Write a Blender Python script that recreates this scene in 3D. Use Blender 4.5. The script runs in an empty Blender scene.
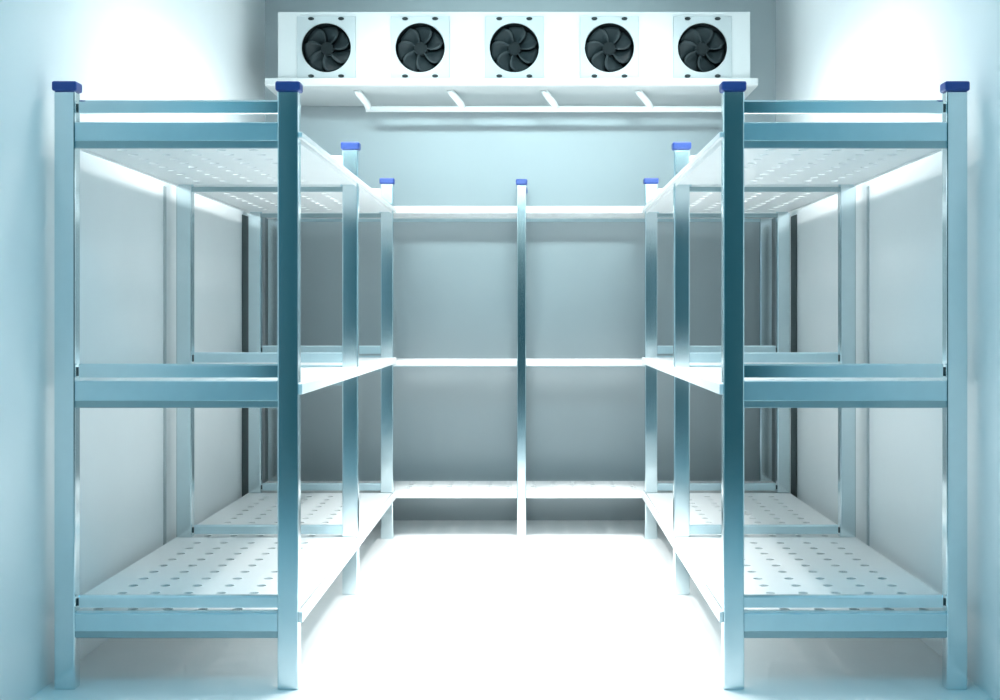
import bpy, bmesh, math
from mathutils import Vector, Matrix

scene = bpy.context.scene
COL = scene.collection
F = 1184.2            # focal length in pixels
EYE = 1.0966
D1, D2, D3 = 3.50, 4.704, 5.904     # depths of the post rows
BACK = 6.45
WL, WR = -1.448, 1.333              # side wall faces
CEIL = 2.95
FRONT = 0.6                         # where the side walls begin

# ------------------------------------------------------------------ materials
def mat(name, col, rough=0.5, metal=0.0, noise=0.0, nscale=8.0, bump=0.0, bscale=60.0, stretch=None, spec=0.5):
    m = bpy.data.materials.new(name); m.use_nodes = True
    nt = m.node_tree; b = nt.nodes['Principled BSDF']
    b.inputs['Roughness'].default_value = rough
    b.inputs['Metallic'].default_value = metal
    b.inputs['Specular IOR Level'].default_value = spec
    tc = nt.nodes.new('ShaderNodeTexCoord'); mp = nt.nodes.new('ShaderNodeMapping')
    nt.links.new(tc.outputs['Object'], mp.inputs['Vector'])
    if stretch: mp.inputs['Scale'].default_value = stretch
    n = nt.nodes.new('ShaderNodeTexNoise'); n.inputs['Scale'].default_value = nscale
    n.inputs['Detail'].default_value = 4
    nt.links.new(mp.outputs['Vector'], n.inputs['Vector'])
    r = nt.nodes.new('ShaderNodeValToRGB')
    r.color_ramp.elements[0].position = 0.3; r.color_ramp.elements[1].position = 0.7
    r.color_ramp.elements[0].color = tuple(c*(1-noise) for c in col) + (1,)
    r.color_ramp.elements[1].color = tuple(min(1, c*(1+noise)) for c in col) + (1,)
    nt.links.new(n.outputs['Fac'], r.inputs['Fac'])
    nt.links.new(r.outputs['Color'], b.inputs['Base Color'])
    if bump > 0:
        n2 = nt.nodes.new('ShaderNodeTexNoise'); n2.inputs['Scale'].default_value = bscale
        nt.links.new(mp.outputs['Vector'], n2.inputs['Vector'])
        bp = nt.nodes.new('ShaderNodeBump'); bp.inputs['Strength'].default_value = bump
        bp.inputs['Distance'].default_value = 0.002
        nt.links.new(n2.outputs['Fac'], bp.inputs['Height'])
        nt.links.new(bp.outputs['Normal'], b.inputs['Normal'])
    return m

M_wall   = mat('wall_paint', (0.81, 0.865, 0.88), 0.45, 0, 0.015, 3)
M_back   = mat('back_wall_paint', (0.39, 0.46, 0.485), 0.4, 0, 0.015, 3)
M_floor  = mat('floor_resin', (0.88, 0.91, 0.915), 0.45, 0, 0.02, 4, 0.05, 30)
M_ceil   = mat('ceiling_panel', (0.76, 0.83, 0.85), 0.5, 0, 0.01, 3)
M_metal  = mat('anodised_aluminium', (0.66, 0.765, 0.795), 0.16, 1.0, 0.02, 20)
M_rail   = mat('satin_aluminium', (0.60, 0.76, 0.81), 0.36, 1.0, 0.02, 20)
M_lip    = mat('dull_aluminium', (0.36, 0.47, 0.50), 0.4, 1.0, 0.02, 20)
M_white  = mat('white_shelf_plastic', (0.86, 0.89, 0.895), 0.4, 0, 0.01, 10)
M_blue   = mat('blue_plastic_cap', (0.022, 0.065, 0.30), 0.4, 0, 0.03, 30)
M_unit   = mat('white_enamelled_sheet', (0.56, 0.60, 0.605), 0.35, 0, 0.01, 4)
M_pipe   = mat('white_pipe_plastic', (0.76, 0.80, 0.80), 0.35, 0, 0.01, 10)
M_plate  = mat('pale_grey_fan_plate', (0.40, 0.455, 0.47), 0.4, 0, 0.01, 5)
M_blade  = mat('dark_fan_blade', (0.022, 0.033, 0.037), 0.45, 0, 0.05, 20, spec=0.2)
M_dark   = mat('fan_recess', (0.012, 0.018, 0.020), 0.7, 0, 0.05, 20, spec=0.1)
M_hole   = mat('black_bolt', (0.02, 0.03, 0.032), 0.6, 0, 0.05, 20, spec=0.2)
M_seam   = mat('grey_sealant', (0.45, 0.52, 0.54), 0.6, 0, 0.03, 20)
M_darkgrey = mat('dark_matte_grey', (0.08, 0.11, 0.115), 0.6, 0, 0.03, 20)

# ------------------------------------------------------------------ helpers
def link(name, bm, material, parent=None, bevel=0.0, smooth=False):
    me = bpy.data.meshes.new(name)
    bmesh.ops.recalc_face_normals(bm, faces=bm.faces)
    bm.to_mesh(me); bm.free()
    me.materials.append(material)
    o = bpy.data.objects.new(name, me); COL.objects.link(o)
    if smooth:
        for p in me.polygons: p.use_smooth = True
    if bevel > 0:
        b = o.modifiers.new('bevel', 'BEVEL'); b.width = bevel; b.segments = 2
        b.limit_method = 'ANGLE'; b.angle_limit = math.radians(40)
    if parent: o.parent = parent
    return o

def box(bm, x0, x1, y0, y1, z0, z1):
    v = [bm.verts.new(p) for p in ((x0,y0,z0),(x1,y0,z0),(x1,y1,z0),(x0,y1,z0),(x0,y0,z1),(x1,y0,z1),(x1,y1,z1),(x0,y1,z1))]
    for f in ((0,3,2,1),(4,5,6,7),(0,1,5,4),(1,2,6,5),(2,3,7,6),(3,0,4,7)):
        bm.faces.new([v[i] for i in f])

def prism_x(bm, prof, x0, x1):
    """closed (y,z) profile swept along x"""
    a = [bm.verts.new((x0, y, z)) for y, z in prof]
    b = [bm.verts.new((x1, y, z)) for y, z in prof]
    n = len(prof)
    bm.faces.new(a); bm.faces.new(list(reversed(b)))
    for i in range(n):
        bm.faces.new((a[i], b[i], b[(i+1)%n], a[(i+1)%n]))

def prism_y(bm, prof, y0, y1):
    """closed (x,z) profile swept along y"""
    a = [bm.verts.new((x, y0, z)) for x, z in prof]
    b = [bm.verts.new((x, y1, z)) for x, z in prof]
    n = len(prof)
    bm.faces.new(a); bm.faces.new(list(reversed(b)))
    for i in range(n):
        bm.faces.new((a[i], b[i], b[(i+1)%n], a[(i+1)%n]))

def tube(bm, pts, r, seg=14):
    pts = [Vector(p) for p in pts]; rings = []
    for i, p in enumerate(pts):
        if i == 0: d = pts[1]-p
        elif i == len(pts)-1: d = p-pts[i-1]
        else: d = (pts[i+1]-p).normalized() + (p-pts[i-1]).normalized()
        d.normalize()
        up = Vector((0,0,1)) if abs(d.z) < 0.9 else Vector((0,1,0))
        s = d.cross(up).normalized(); u = s.cross(d)
        rings.append([bm.verts.new(p + r*(math.cos(2*math.pi*k/seg)*s + math.sin(2*math.pi*k/seg)*u)) for k in range(seg)])
    for a, b in zip(rings, rings[1:]):
        for k in range(seg):
            bm.faces.new((a[k], a[(k+1)%seg], b[(k+1)%seg], b[k]))
    bm.faces.new(rings[0]); bm.faces.new(list(reversed(rings[-1])))

def cyl_y(bm, cx, cz, r, y0, y1, seg=32):
    a = [bm.verts.new((cx+r*math.cos(2*math.pi*k/seg), y0, cz+r*math.sin(2*math.pi*k/seg))) for k in range(seg)]
    b = [bm.verts.new((v.co.x, y1, v.co.z)) for v in a]
    bm.faces.new(a); bm.faces.new(list(reversed(b)))
    for k in range(seg): bm.faces.new((a[k], b[k], b[(k+1)%seg], a[(k+1)%seg]))

def thing(name, label, cat, loc, group=None):
    o = bpy.data.objects.new(name, None); COL.objects.link(o)
    o.location = loc; o.empty_display_size = 0.1
    o['label'] = label; o['category'] = cat
    if group: o['group'] = group
    return o

def struct(name, bm, m):
    o = link(name, bm, m); o['kind'] = 'structure'; return o

# ------------------------------------------------------------------ room shell
T = 0.12
bm = bmesh.new(); box(bm, WL-T, WR+T, -1.2, BACK+T, -0.1, 0.0); struct('floor', bm, M_floor)
bm = bmesh.new(); box(bm, WL-T, WR+T, FRONT, BACK+T, CEIL, CEIL+0.1); struct('ceiling', bm, M_ceil)
bm = bmesh.new(); box(bm, WL-T, WL, FRONT, BACK+T, 0, CEIL); struct('wall_left', bm, M_wall)
bm = bmesh.new(); box(bm, WR, WR+T, FRONT, BACK+T, 0, CEIL); struct('wall_right', bm, M_wall)
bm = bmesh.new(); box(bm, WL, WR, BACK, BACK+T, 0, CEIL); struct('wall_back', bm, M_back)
# vertical wall strips: grey panel joints, and wider dark bands further back
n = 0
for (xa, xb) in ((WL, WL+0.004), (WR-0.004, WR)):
    for (ya, yb, m) in ((4.665, 4.69, M_seam), (5.93, 6.06, M_darkgrey)):
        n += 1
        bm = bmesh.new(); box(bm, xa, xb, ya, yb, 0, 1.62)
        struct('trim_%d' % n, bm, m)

# ------------------------------------------------------------------ racking
PW, PD, PH = 0.062, 0.042, 1.80

def post_meshes(w=PW, d=PD):
    """post centred in x on 0, front face at y=0, base at z=0"""
    bm = bmesh.new(); box(bm, -w/2, w/2, 0, d, 0, PH-0.029)
    b2 = bmesh.new(); box(b2, -w/2-0.006, w/2+0.006, -0.006, d+0.005, PH-0.029, PH)
    return bm, b2

def post(parent, x, y, w=PW, d=PD):
    a, b = post_meshes(w, d)
    p = link('post', a, M_metal, parent, 0.004); p.location = (x, y, 0)
    c = link('post_cap', b, M_blue, p, 0.006); c['label'] = 'blue plastic cap'
    return p

def perforated(x0, x1, y0, y1, cols, rows, r, notch, thick=0.020, drop=0.028):
    """thin sheet with round holes, folded edges; top face at z=0. notch = (nx, ny) cut from each corner"""
    bm = bmesh.new()
    def edges(a, b, cs, nt):
        e = [a, a+nt] if nt else [a]
        for p, q in zip(cs, cs[1:]): e.append((p+q)/2)
        e += [b-nt, b] if nt else [b]
        return e
    nx, ny = notch
    ex = edges(x0, x1, cols, nx); ey = edges(y0, y1, rows, ny)
    cache = {}
    def vert(x, y):
        k = (round(x, 5), round(y, 5))
        if k not in cache: cache[k] = bm.verts.new((x, y, 0))
        return cache[k]
    N = 4
    for i in range(len(ex)-1):
        for j in range(len(ey)-1):
            mx = nx and i in (0, len(ex)-2); my = ny and j in (0, len(ey)-2)
            if mx and my: continue
            xa, xb, ya, yb = ex[i], ex[i+1], ey[j], ey[j+1]
            cv = [vert(xb, ya), vert(xb, yb), vert(xa, yb), vert(xa, ya)]
            hole = [(c, w) for c in cols for w in rows if xa < c-r and c+r < xb and ya < w-r and w+r < yb]
            if not hole:
                bm.faces.new(cv); continue
            c, w = hole[0]
            ring = [bm.verts.new((c+r*math.cos(-math.pi/4+2*math.pi*k/(4*N)), w+r*math.sin(-math.pi/4+2*math.pi*k/(4*N)), 0)) for k in range(4*N)]
            for q in range(4):
                arc = [ring[(q*N+k) % (4*N)] for k in range(N+1)]
                bm.faces.new([cv[q], cv[(q+1)%4]] + list(reversed(arc)))
    fs = list(bm.faces)
    res = bmesh.ops.extrude_face_region(bm, geom=fs, use_keep_orig=True)
    for v in [g for g in res['geom'] if isinstance(g, bmesh.types.BMVert)]: v.co.z -= thick
    # folded long edges and stiffening ribs
    xs = nx if nx else 0.0
    t = 0.003
    for xa in (x0, x1-t): box(bm, xa, xa+t, y0+ny, y1-ny, -drop, -thick)
    for ya in (y0, y1-t): box(bm, x0+xs, x1-xs, ya, ya+t, -drop, -thick)
    return bm

LIP = 0.021
def lower_rail(x0, x1, y, z0, z1):
    """C-section end rail: tall front face with folded top and bottom edges"""
    bm = bmesh.new()
    prism_x(bm, [(y, z0+LIP+0.002), (y, z1-0.003), (y+0.003, z1), (y+0.024, z1), (y+0.024, z1-0.003), (y+0.004, z1-0.003),
                 (y+0.004, z0+LIP+0.003), (y+0.012, z0+LIP+0.003), (y+0.012, z0+LIP), (y+0.002, z0+LIP)], x0, x1)
    return bm

def rail_lip(x0, x1, y, z0):
    bm = bmesh.new()
    prism_x(bm, [(y+0.006, z0+0.002), (y+0.006, z0+LIP), (y+0.009, z0+LIP), (y+0.009, z0+0.003), (y+0.013, z0+0.003), (y+0.013, z0), (y+0.008, z0)], x0, x1)
    return bm

def upper_rail(x0, x1, y, z0, z1):
    bm = bmesh.new()
    prism_x(bm, [(y, z0), (y, z1-0.005), (y+0.003, z1), (y+0.018, z1), (y+0.018, z1-0.003),
                 (y+0.003, z1-0.004), (y+0.003, z0+0.003), (y+0.018, z0+0.003), (y+0.018, z0)], x0, x1)
    return bm

LEVELS = [  # shelf top, lower rail bottom/top, upper rail bottom/top
    (1.650, 1.6025, 1.679, 1.708, 1.7466),
    (0.905, 0.833, 0.913, 0.923, 0.9635),
    (0.2305, 0.151, 0.2246, 0.240, 0.275),
]
HR = 0.016
COLS = [0.084 + 0.104*k for k in range(6)]
ROWS = [0.030 + 0.1045*k for k in range(12)]

def side_rack(label, xin, sgn):
    """xin = aisle-side face of the inner posts; sgn = direction towards the wall"""
    root = thing('storage_rack', label, 'rack', (xin + sgn*0.36, D1, 0))
    W = 0.722
    def lx(u): return sgn*(u-0.36)          # u = distance from the aisle face
    for y in (D1, D2, D3):
        for u in (PW/2, W-PW/2):
            post(root, lx(u), y-D1)
    # perforated sheet, shared mesh
    cols = sorted(lx(c) for c in COLS)
    xa, xb = sorted((lx(0.004), lx(W-0.008)))
    nx = 0.064
    sheet = None
    for (zs, zl0, zl1, zu0, zu1) in LEVELS:
        for y in (0.010, 1.206):
            if sheet is None:
                bm = perforated(xa, xb, 0, 1.188, cols, [r-0.010+0.004 for r in ROWS], HR, (nx, 0.0))
                # corner notches round the posts
                sheet = link('shelf_panel', bm, M_white, root)
                o = sheet
            else:
                o = sheet.copy(); COL.objects.link(o); o.parent = root
            o.location = (0, y, zs)
        # long beams: unbroken on the aisle side, between the posts on the wall side
        for u0, u1, ya, yb2 in ((-0.012, 0.0, 0.001, D3-D1+PD-0.001),
                                (W-0.0075, W-0.001, PD+0.001, D2-D1-0.001), (W-0.0075, W-0.001, D2-D1+PD+0.001, D3-D1-0.001)):
            x0, x1 = sorted((lx(u0), lx(u1)))
            bm = bmesh.new(); box(bm, x0, x1, ya, yb2, zs-(0.017 if zs > 1.2 else 0.032), zs)
            link('side_beam', bm, M_white, root, 0.002)
        a, b = sorted((lx(PW), lx(W-PW)))
        for k, y in enumerate((0.0, D2-D1, D3-D1)):
            yy = y + (0.002 if k == 0 else 0.0)
            lr = link('lower_rail', lower_rail(a, b, yy, zl0, zl1), M_rail, root)
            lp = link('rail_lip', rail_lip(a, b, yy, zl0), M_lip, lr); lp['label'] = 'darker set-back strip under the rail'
            a2, b2 = sorted((lx(PW), lx(W-PW-0.006)))
            link('upper_rail', upper_rail(a2, b2, yy+0.012, zu0, zu1), M_metal if k == 0 else M_rail, root)
            x0, x1 = sorted((lx(W-PW-0.006), lx(W-PW)))
            bm = bmesh.new(); box(bm, x0, x1, yy+0.020, yy+0.030, zu0+0.004, zu1-0.010)
            br = link('bracket', bm, M_darkgrey, root); br['label'] = 'dark hook bracket'
    return root


side_rack('metal rack with perforated white shelves and blue caps along left wall', -0.688, -1)
side_rack('metal rack with perforated white shelves and blue caps along right wall', 0.569, 1)

BY = 5.948
# rack across the back wall, standing between the two side racks
rootb = thing('storage_rack', 'low lit rack across the back wall under the cooling unit', 'rack', (-0.0475, BY, 0))
rootb['label'] = 'two-bay rack across back wall with slim blue-capped centre post'
bx = rootb.location.x
def rel(x): return x - bx
post(rootb, rel(-0.0475), 0, 0.046, 0.042)
for x in (-1.41+0.031, -0.0475, 1.291-0.031):
    post(rootb, rel(x), 6.345-BY, 0.062 if abs(x) > 0.5 else 0.046, 0.040)
sheet = None
for zs, bh in ((1.662, 0.034), (0.886, 0.024), (0.230, 0.034)):
    for k, (x0, x1) in enumerate(((-1.410, -0.0485), (-0.0465, 1.291))):
        y0, y1 = 5.992-BY, 6.340-BY
        cols = [rel(x0)+0.06+0.103*i for i in range(13)]
        rows = [y0+0.05+0.085*i for i in range(4)]
        bm = perforated(rel(x0), rel(x1), y0, y1, cols, rows, HR, (0, 0))
        o = link('shelf_panel', bm, M_white, rootb); o.location = (0, 0, zs)
    for (x0, x1) in ((-0.6875, -0.071), (-0.024, 0.5685)):
        bm = bmesh.new(); box(bm, rel(x0), rel(x1), 0.002, 0.043, zs-bh, zs+0.002)
        link('front_beam', bm, M_white, rootb, 0.003)
    bm = bmesh.new(); box(bm, rel(-1.345), rel(1.227), 6.3405-BY, 6.3445-BY, zs-0.045, zs-0.001)
    link('rear_beam', bm, M_rail, rootb)

# ------------------------------------------------------------------ cooling unit
UY = 5.90
def ux(px): return (px-531)*UY/F
def uz(py): return EYE + (319-py)*UY/F
unit = thing('evaporator_unit', 'long white cooling unit with five dark fans high on back wall', 'cooler', ((ux(278)+ux(750))/2, UY, uz(87)))
U0 = unit.location.copy()
def loc(o): o.location = (-U0.x, -U0.y, -U0.z); return o
centres = [326.5, 420.3, 514.3, 609.3, 702.3]
FR = 25*UY/F
x0, x1, z0, z1 = ux(278), ux(750), uz(79.5), uz(12)
# cabinet shell with round openings
bm = bmesh.new()
cz = uz(48)
eds = [x0] + [(ux(a)+ux(b))/2 for a, b in zip(centres, centres[1:])] + [x1]
N = 12
cache = {}
def vv(x, z, y=UY):
    k = (round(x,5), round(y,5), round(z,5))
    if k not in cache: cache[k] = bm.verts.new((x, y, z))
    return cache[k]
for i, c in enumerate(centres):
    xa, xb = eds[i], eds[i+1]; cx = ux(c)
    cv = [vv(xb, z0), vv(xb, z1), vv(xa, z1), vv(xa, z0)]
    ring = [bm.verts.new((cx+FR*math.cos(-math.pi/4+2*math.pi*k/(4*N)), UY, cz+FR*math.sin(-math.pi/4+2*math.pi*k/(4*N)))) for k in range(4*N)]
    inner = [bm.verts.new((v.co.x, UY+0.09, v.co.z)) for v in ring]
    for q in range(4):
        arc = [ring[(q*N+k) % (4*N)] for k in range(N+1)]
        bm.faces.new([cv[q], cv[(q+1)%4]] + list(reversed(arc)))
    for k in range(4*N):
        bm.faces.new((ring[k], ring[(k+1)%(4*N)], inner[(k+1)%(4*N)], inner[k]))
yb = BACK-0.02
tl = [vv(e, z1) for e in eds]; bl = [vv(e, z0) for e in eds]
tb = [vv(e, z1, yb) for e in eds]; bb = [vv(e, z0, yb) for e in eds]
for i in range(5):
    bm.faces.new((tl[i], tl[i+1], tb[i+1], tb[i])); bm.faces.new((bl[i], bb[i], bb[i+1], bl[i+1]))
    bm.faces.new((tb[i], tb[i+1], bb[i+1], bb[i]))
bm.faces.new((tl[0], tb[0], bb[0], bl[0])); bm.faces.new((tl[-1], bl[-1], bb[-1], tb[-1]))
loc(link('cabinet', bm, M_unit, unit))
# drip tray: shallow folded tray, wider than the cabinet
tz0, tz1 = uz(87), uz(79.3)
bm = bmesh.new()
tx0, tx1 = ux(266), ux(757)
prism_x(bm, [(UY-0.03, tz0+0.008), (UY-0.03, tz1), (UY-0.026, tz1), (UY-0.024, tz1-0.012), (yb, tz1-0.012), (yb, tz0), (UY-0.022, tz0)], tx0, tx1)
loc(link('drip_tray', bm, M_unit, unit, 0.002))
# mounting rails to the back wall
for px in (300, 514, 728):
    bm = bmesh.new(); box(bm, ux(px)-0.03, ux(px)+0.03, yb, BACK, z0+0.03, z1-0.03)
    loc(link('wall_bracket', bm, M_rail, unit))

def fan(px):
    cx = ux(px)
    h = 0.146
    bm = bmesh.new()
    # square plate with round opening
    zc = cz
    zp0, zp1 = uz(79.2), uz(16.5)
    xa, xb = cx-h, cx+h
    R = FR-0.002
    K = 12
    front = {}
    def build(y):
        cv = [bm.verts.new(p) for p in ((xb,y,zp0),(xb,y,zp1),(xa,y,zp1),(xa,y,zp0))]
        ring = [bm.verts.new((cx+R*math.cos(-math.pi/4+2*math.pi*k/(4*K)), y, zc+R*math.sin(-math.pi/4+2*math.pi*k/(4*K)))) for k in range(4*K)]
        for q in range(4):
            arc = [ring[(q*K+k) % (4*K)] for k in range(K+1)]
            bm.faces.new([cv[q], cv[(q+1)%4]] + list(reversed(arc)))
        return cv, ring
    c1, r1 = build(UY-0.010); c2, r2 = build(UY-0.001)
    for a, b in ((c1, c2), (r1, r2)):
        m = len(a)
        for k in range(m): bm.faces.new((a[k], a[(k+1)%m], b[(k+1)%m], b[k]))
    plate = loc(link('fan_plate', bm, M_plate, unit, 0.002))
    plate['label'] = 'pale grey square fan plate'
    # dark recess: back disc and throat
    bm = bmesh.new()
    rr = FR-0.004; S = 48
    ra = [bm.verts.new((cx+rr*math.cos(2*math.pi*k/S), UY-0.008, zc+rr*math.sin(2*math.pi*k/S))) for k in range(S)]
    rb = [bm.verts.new((cx+rr*math.cos(2*math.pi*k/S), UY+0.085, zc+rr*math.sin(2*math.pi*k/S))) for k in range(S)]
    for k in range(S): bm.faces.new((ra[k], ra[(k+1)%S], rb[(k+1)%S], rb[k]))
    bm.faces.new(rb)
    link('throat', bm, M_dark, plate)
    # fan wheel: hub and seven broad twisted blades
    bm = bmesh.new()
    nb = 7
    for b in range(nb):
        a0 = 2*math.pi*b/nb + 0.3
        grid = []
        for i in range(7):
            t = i/6
            r = 0.030 + t*(FR-0.010-0.030)
            half = 0.41 + 0.05*math.sin(math.pi*t) if t < 1 else 0.33
            row = []
            for j in range(6):
                s = j/5*2-1
                ang = a0 + s*half + 0.28*t*t
                y = UY+0.030 + s*(0.024 - 0.010*t) + 0.006*math.cos(s*1.5)
                row.append(bm.verts.new((cx+r*math.cos(ang), y, zc+r*math.sin(ang))))
            grid.append(row)
        for i in range(6):
            for j in range(5):
                bm.faces.new((grid[i][j], grid[i][j+1], grid[i+1][j+1], grid[i+1][j]))
    w = link('fan_blades', bm, M_blade, plate, smooth=True)
    so = w.modifiers.new('solid', 'SOLIDIFY'); so.thickness = 0.003
    bm = bmesh.new(); cyl_y(bm, cx, zc, 0.034, UY+0.012, UY+0.06, 32)
    link('fan_hub', bm, M_dark, plate, 0.006)
    for dx in (-15, 15):
        for py in (19.3, 76.5):
            bm = bmesh.new(); xx = cx + dx*UY/F; zz = uz(py)
            pr = []
            for k in range(16):
                a = 2*math.pi*k/16
                pr.append((xx+0.015*math.cos(a), zz+0.008*math.sin(a)))
            prism_y(bm, pr, UY-0.016, UY-0.009)
            bt = link('bolt', bm, M_hole, plate); bt['label'] = 'black oval bolt head'
for c in centres: fan(c)

# ------------------------------------------------------------------ drain pipe under the unit
PY = 6.10
zp = EYE + (319-109)*PY/F
pl = (366-531)*PY/F; prr = (736-531)*PY/F
bm = bmesh.new()
tube(bm, [(pl, PY, zp), (prr-0.02, PY, zp), (prr, PY+0.02, zp), (prr, BACK, zp)], 0.016)
pipe = loc(link('drain_pipe', bm, M_pipe, unit, smooth=True))
pipe['label'] = 'thin white drain pipe below the tray'
for (pa, pb) in ((357, 369), (450, 463), (544, 556), (638, 651)):
    Da = 5.985
    xa = (pa-531)*Da/F; xb = (pb-531)*PY/F
    za = tz0+0.002
    bm = bmesh.new()
    tube(bm, [(xa, Da, za), (xa+0.15*(xb-xa), Da+0.012, za-0.016), (xa+0.8*(xb-xa), PY-0.012, zp+0.026), (xb, PY, zp)], 0.018)
    link('branch_pipe', bm, M_pipe, pipe, smooth=True)

# ------------------------------------------------------------------ light
world = bpy.data.worlds.new('World'); scene.world = world; world.use_nodes = True
bg = world.node_tree.nodes['Background']
bg.inputs['Color'].default_value = (0.035, 0.19, 0.25, 1); bg.inputs['Strength'].default_value = 0.4

def area(name, loc, sx, sy, power, col, rot=(0,0,0)):
    l = bpy.data.lights.new(name, 'AREA'); l.shape = 'RECTANGLE'; l.size = sx; l.size_y = sy
    l.energy = power; l.color = col
    o = bpy.data.objects.new(name, l); COL.objects.link(o); o.location = loc; o.rotation_euler = rot
    return o
AC = -0.0577
def spread(o, deg): o.data.spread = math.radians(deg); return o
spread(area('unseen_ceiling_light', (AC, 4.5, CEIL-0.02), 0.5, 1.3, 16, (1.0, 1.0, 0.985)), 58)
for x in (AC-0.62, AC+0.62):
    spread(area('unseen_ceiling_light', (x, 4.8, CEIL-0.02), 0.25, 1.5, 32, (1.0, 1.0, 0.985)), 104)  # unseen pair, added to get light onto the walls between the posts
area('unseen_ceiling_light', (AC, 1.5, CEIL-0.02), 0.9, 0.9, 21, (0.07, 0.70, 1.0))  # unseen cyan fill, added to tint the front walls and floor

# unseen fill pair, added to brighten the upper back wall
for x in (AC-0.75, AC+0.75):
    p = Vector((x, 0.9, 2.88)); d = Vector((AC+0.35*(x-AC), BACK, 2.3)) - p
    o = spread(area('back_wall_fill', p, 0.8, 0.4, 5.0, (0.74, 0.97, 1.0)), 30)
    o.rotation_euler = d.to_track_quat('-Z', 'Y').to_euler()

# ------------------------------------------------------------------ camera
cam = bpy.data.cameras.new('Camera'); co = bpy.data.objects.new('Camera', cam); COL.objects.link(co)
co.location = (0, 0, EYE); co.rotation_euler = (math.pi/2, 0, 0)
cam.sensor_width = 36; cam.lens = 36*F/1000; cam.shift_x = -0.031; cam.shift_y = -0.031
cam.clip_start = 0.05
scene.camera = co
vs = scene.view_settings
vs.view_transform = 'Standard'; vs.look = 'None'; vs.gamma = 1; vs.use_curve_mapping = False
vs.exposure = 0.12
